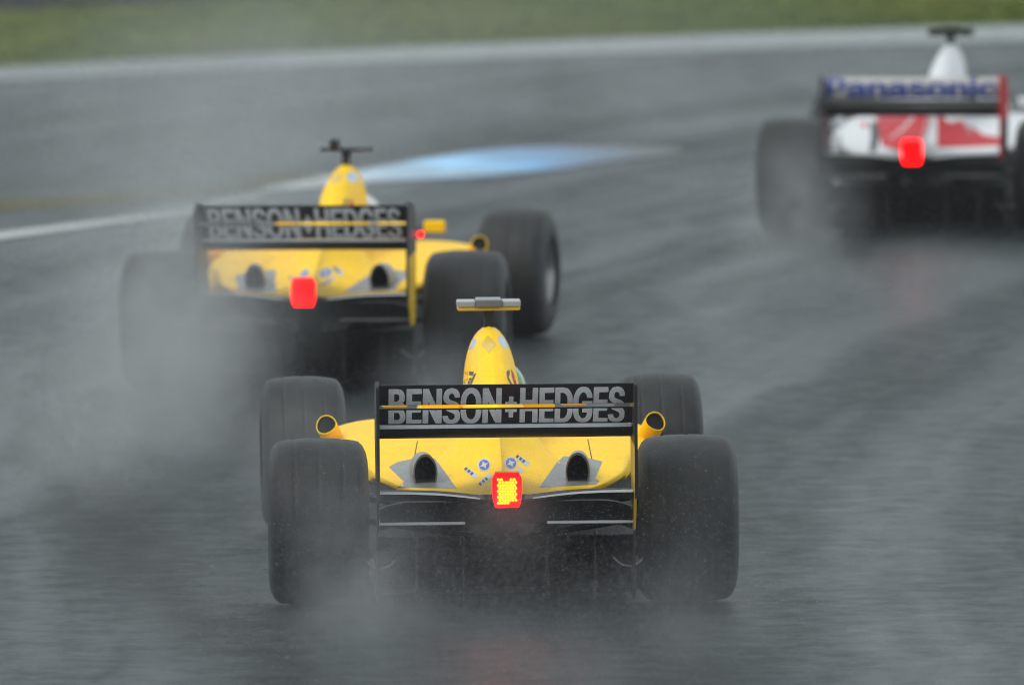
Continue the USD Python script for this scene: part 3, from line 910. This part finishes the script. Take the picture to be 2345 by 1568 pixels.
    secs = []
    ang = np.linspace(0, 2 * np.pi, 33)[:-1]
    for y, w, zt, zb in stations(rows, 24):
        secs.append(np.stack([w * np.sign(np.cos(ang)) * np.abs(np.cos(ang)) ** .6, np.full_like(ang, y), (zt + zb) / 2 + (zt - zb) / 2 * np.sign(np.sin(ang)) * np.abs(np.sin(ang)) ** .6], 1))
    tub = obj('nose_and_cockpit', loft(secs), body, t, smooth=40)
    obj('cockpit_opening', loft([[[x * w, y, .604] for x in (-1, 1)] + [[x * w, y, .575] for x in (1, -1)] for y, w in ((2.12, .16), (2.2, .20), (2.5, .20), (2.75, .10))]), 'dark_hole', tub)
    for s in (-1, 1):
        hr = obj('headrest', loft([[[s * x, y, z] for x, z in ((.10, .54), (.275, .54), (.262, zt), (.12, zt))] for y, zt in ((1.96, .625), (2.2, .625), (2.5, .59))]), body, t, smooth=30)
        ms = obj('mirror', bx(*sorted((s * .31, s * .415)), 2.52, 2.56, .548, .608, .008), body, t)
        obj('mirror_stalk', tube([(s * .22, 2.56, .56), (s * .28, 2.56, .57), (s * .33, 2.55, .58)], .008, 6), 'carbon_black', ms)
    fw = obj('front_wing', prism_x(plate(smooth_curve([(3.65, .20), (3.8, .13), (4.0, .10)], 8), .02), -.69, .69), body if yel else 'white_paint', t, smooth=40)
    for s in (-1, 1):
        obj('front_endplate', prism_x([(3.6, .06), (3.6, .26), (4.0, .20), (4.05, .06)], *sorted((s * .691, s * .702))), body, fw)
    return t, (gx, gy)


def driver(label, car_xy, yaw, off, style):
    """the person in the cockpit: shoulders, neck and helmet"""
    import manifold3d as mf
    t = thing('person', label, 'person', (car_xy[0], car_xy[1], 0), -yaw)
    J = {'hip': ((0, 2.75, .20), .15), 'chest': ((off * .4, 2.40, .36), .15), 'ls': ((-.17 + off * .4, 2.38, .45), .07), 'rs': ((.17 + off * .4, 2.38, .45), .07), 'neck': ((off * .8, 2.33, .53), .062), 'head': ((off, 2.31, .60), .10),
         'le': ((-.21, 2.55, .36), .05), 're': ((.21, 2.55, .36), .05), 'lh': ((-.11, 2.80, .44), .038), 'rh': ((.11, 2.80, .44), .038)}

    def s(k):
        c, r = J[k]
        return mf.Manifold.sphere(r, 24).translate(c)
    M = mf.Manifold()
    for a, b in (('hip', 'chest'), ('chest', 'ls'), ('chest', 'rs'), ('ls', 'rs'), ('chest', 'neck'), ('neck', 'head'), ('ls', 'le'), ('rs', 're'), ('le', 'lh'), ('re', 'rh')):
        M = M + (s(a) + s(b)).hull()
    me = M.refine_to_length(.03).to_mesh()
    b = T(me.vert_properties[:, :3], me.tri_verts)
    trimesh.smoothing.filter_taubin(b, iterations=8)
    obj('body', b, 'overalls', t, smooth=True)
    sp = trimesh.creation.icosphere(4)
    v = sp.vertices * np.array([.128, .150, .138])
    v[:, 2] = np.where(v[:, 2] < 0, v[:, 2] * .9, v[:, 2])
    hm = T(v + np.array([off, 2.31, .622]), sp.faces)
    h = obj('helmet', hm, 'white_paint' if style == 'white' else 'helmet_green', t, smooth=True)
    c = sp.triangles_center
    vis = (np.abs(c[:, 2] - .05) < .28) & (c[:, 1] > .35)
    obj('visor', xform(T(sp.vertices * np.array([.130, .153, .140]), sp.faces[vis]), (off, 2.31, .622)), 'visor', h, smooth=True)
    if style != 'white':
        band = (np.abs(c[:, 2] - .12) < .13) & (c[:, 1] < .3)
        obj('helmet_band', xform(T(sp.vertices * np.array([.1295, .1515, .1395]), sp.faces[band]), (off, 2.31, .622)), 'helmet_lime', h, smooth=True)


Y1, Y2, Y3 = -1.65, 4.1, 7.2
c1, xy1 = racing_car('nearest yellow racing car with a black rear wing and its rain light showing yellow diodes', 1152, 1381, Y1, -1.0, 'yellow')
c2, xy2 = racing_car('middle yellow racing car half hidden in spray, black rear wing, turning right', 724, 888, Y2, 7.0, 'yellow')
c3, xy3 = racing_car('white and red racing car with blue lettering on its rear wing', 2113, 538, Y3, 6.0, 'white')
driver('driver in a green and lime helmet sitting in the nearest yellow car', xy1, Y1, .038, 'green')
driver('driver in a white helmet sitting in the middle yellow car', xy2, Y2, .005, 'white')
obj('marker_lamp', xform(trimesh.creation.icosphere(2, .014), (.515, -.25, .735)), 'lamp_red_far', c2, smooth=True, label='tiny red lamp beside the rear wing')

# ------------------------------------------------------------------ haze and spray
MAT['haze_air'] = usdkit.material(stage, '/World/Looks/haze_air', {'v': ('principled_volume', {'color': (0.72, 0.75, 0.77), 'density': 0.0004})}, volume='v.volume')
hz = trimesh.creation.box((300, 330, 9))
hz.apply_translation((0, 110, 3.5))
hz.apply_translation((0, 0, 0))
tag(obj('haze', hz, 'haze_air'), 'thin rainy mist over the whole track', None, None, 'stuff')


def spray_mat(name, dens, nscale, lo, hi, col=(0.52, 0.545, 0.555)):
    MAT[name] = usdkit.material(stage, f'/World/Looks/{name}', {
        'tc': ('texture_coordinate', {}), 'g': ('geometry', {}),
        'gr': ('gradient_texture', {'gradient_type': 'spherical'}),
        'mp': ('mapping', {'scale': (1.0, 0.4, 1.0)}), 'n': ('noise_texture', {'scale': nscale, 'detail': 5.0, 'roughness': 0.7}),
        'nr': ('map_range', {'from_min': lo, 'from_max': hi, 'to_min': 0.0, 'to_max': 1.0, 'clamp': True}),
        'gp': ('math', {'math_type': 'power', 'value2': 1.5}),
        'a': ('math', {'math_type': 'multiply'}), 'b': ('math', {'math_type': 'multiply', 'value2': dens}),
        'v': ('principled_volume', {'color': col, 'anisotropy': 0.0})},
        [('tc.object', 'gr.vector'), ('gr.fac', 'gp.value1'), ('g.position', 'mp.vector'), ('mp.vector', 'n.vector'), ('n.fac', 'nr.value'), ('nr.result', 'a.value1'), ('gp.value', 'a.value2'), ('a.value', 'b.value1'), ('b.value', 'v.density')], volume='v.volume')


SPH = trimesh.creation.icosphere(2, 1.0)


def spray(label, car_xy, yaw, loc, size, dens, nscale=3.2, lo=0.36, hi=0.66, tilt=0.0):
    """loc, size in the car's frame (right, forward, up)"""
    a = math.radians(-yaw)
    wx = car_xy[0] + loc[0] * math.cos(a) - loc[1] * math.sin(a)
    wy = car_xy[1] + loc[0] * math.sin(a) + loc[1] * math.cos(a)
    p = path_for('spray', None)
    mname = p.split('/')[-1] + '_mist'
    spray_mat(mname, dens, nscale, lo, hi)
    m = usdkit.mesh(stage, p, SPH, MAT[mname])
    m.AddTranslateOp().Set(Gf.Vec3d(wx, wy, loc[2]))
    m.AddRotateZOp().Set(-yaw + tilt)
    m.AddScaleOp().Set(Gf.Vec3f(*size))
    tag(m.GetPrim(), label, None, None, 'stuff')


spray('dense water spray behind the left rear tyre of the middle car', xy2, Y2, (-.42, -2.2, .36), (.54, 3.2, .74), 1.25, 4.5, .34)
spray('water spray drifting low to the left behind the middle car', xy2, Y2, (-.60, -4.5, .05), (1.05, 3.6, .82), .70, 4.0, .34)
spray('water spray rising on the left in front of the middle car', xy2, Y2, (-.9, 4.5, .7), (1.2, 4.5, 1.3), .40, 2.0, .28)
spray('water spray thrown up behind the rear wing of the middle car', xy2, Y2, (-.36, -3.0, .6), (.85, 2.4, .72), .38, 3.2, .28)
spray('water spray behind the right rear tyre of the middle car', xy2, Y2, (.75, -2.0, .10), (.45, 2.8, .40), .5)
spray('water spray thrown up behind the left rear tyre of the white car', xy3, Y3, (-.46, -2.0, .24), (.38, 3.2, .58), .8)
spray('water spray thrown up low behind the white car', xy3, Y3, (.2, -3.6, -.05), (1.5, 2.8, .34), .6)
spray('water spray behind the left rear tyre of the nearest car', xy1, Y1, (-.56, -1.3, .18), (.44, 1.7, .64), .70, 5.0, .34)
spray('water spray behind the right rear tyre of the nearest car', xy1, Y1, (.66, -1.6, .15), (.40, 1.8, .50), .24, 4.0, .28)
spray('water spray under the tail of the nearest car', xy1, Y1, (.05, -2.4, -.05), (1.35, 2.8, .50), .27, 3.0, .26)
spray('water spray behind the left front tyre of the nearest car', xy1, Y1, (-.72, 1.6, .30), (.36, 1.6, .52), .8)
spray('red lit mist behind the rain light of the nearest car', xy1, Y1, (.0, -.83, .40), (.30, .40, .32), .8, 6.0, .2, .6)
spray('thin mist hanging over the run-off in front of the far grass', (-.9, 78.0), 0, (0, 0, .3), (5.0, 9.0, 2.2), .065, .5, .3, .62)

# droplets hanging in the air behind the cars
MAT['water_drop'] = usdkit.material(stage, '/World/Looks/water_drop', {'p': ('principled_bsdf', {'base_color': (0.30, 0.32, 0.33), 'roughness': 0.3})}, surface='p.BSDF')
dp = UsdGeom.PointInstancer.Define(stage, '/World/spray_droplets')
dm = usdkit.mesh(stage, '/World/spray_droplets/droplet', trimesh.creation.icosphere(1, 1.0), MAT['water_drop'], smooth=True)
P, S = [], []
for (cx, cy), yaw, n, spread in ((xy1, Y1, 34000, 1.0), (xy2, Y2, 9000, 1.0), (xy3, Y3, 5000, 1.0)):
    a = math.radians(-yaw)
    lx = np.where(RNG.uniform(size=n) < .5, RNG.normal(-.45, .45, n), RNG.normal(.25, .6, n))
    ly = -.3 - RNG.gamma(1.6, 1.1, n)
    lz = np.abs(RNG.normal(0, .30, n)) + .01
    P.append(np.stack([cx + lx * math.cos(a) - ly * math.sin(a), cy + lx * math.sin(a) + ly * math.cos(a), lz], 1))
    S.append(RNG.gamma(3.0, .00013, n) + .00028)
P, S = np.concatenate(P), np.concatenate(S)
dp.CreatePrototypesRel().SetTargets([dm.GetPath()])
from pxr import Vt
dp.CreatePositionsAttr(Vt.Vec3fArray.FromNumpy(P.astype(np.float32)))
dp.CreateProtoIndicesAttr(Vt.IntArray.FromNumpy(np.zeros(len(P), np.int32)))
dp.CreateScalesAttr(Vt.Vec3fArray.FromNumpy(np.repeat(S[:, None], 3, 1).astype(np.float32)))
tag(dp.GetPrim(), 'fine water droplets flying in the spray behind the cars', 'droplets', None, 'stuff')
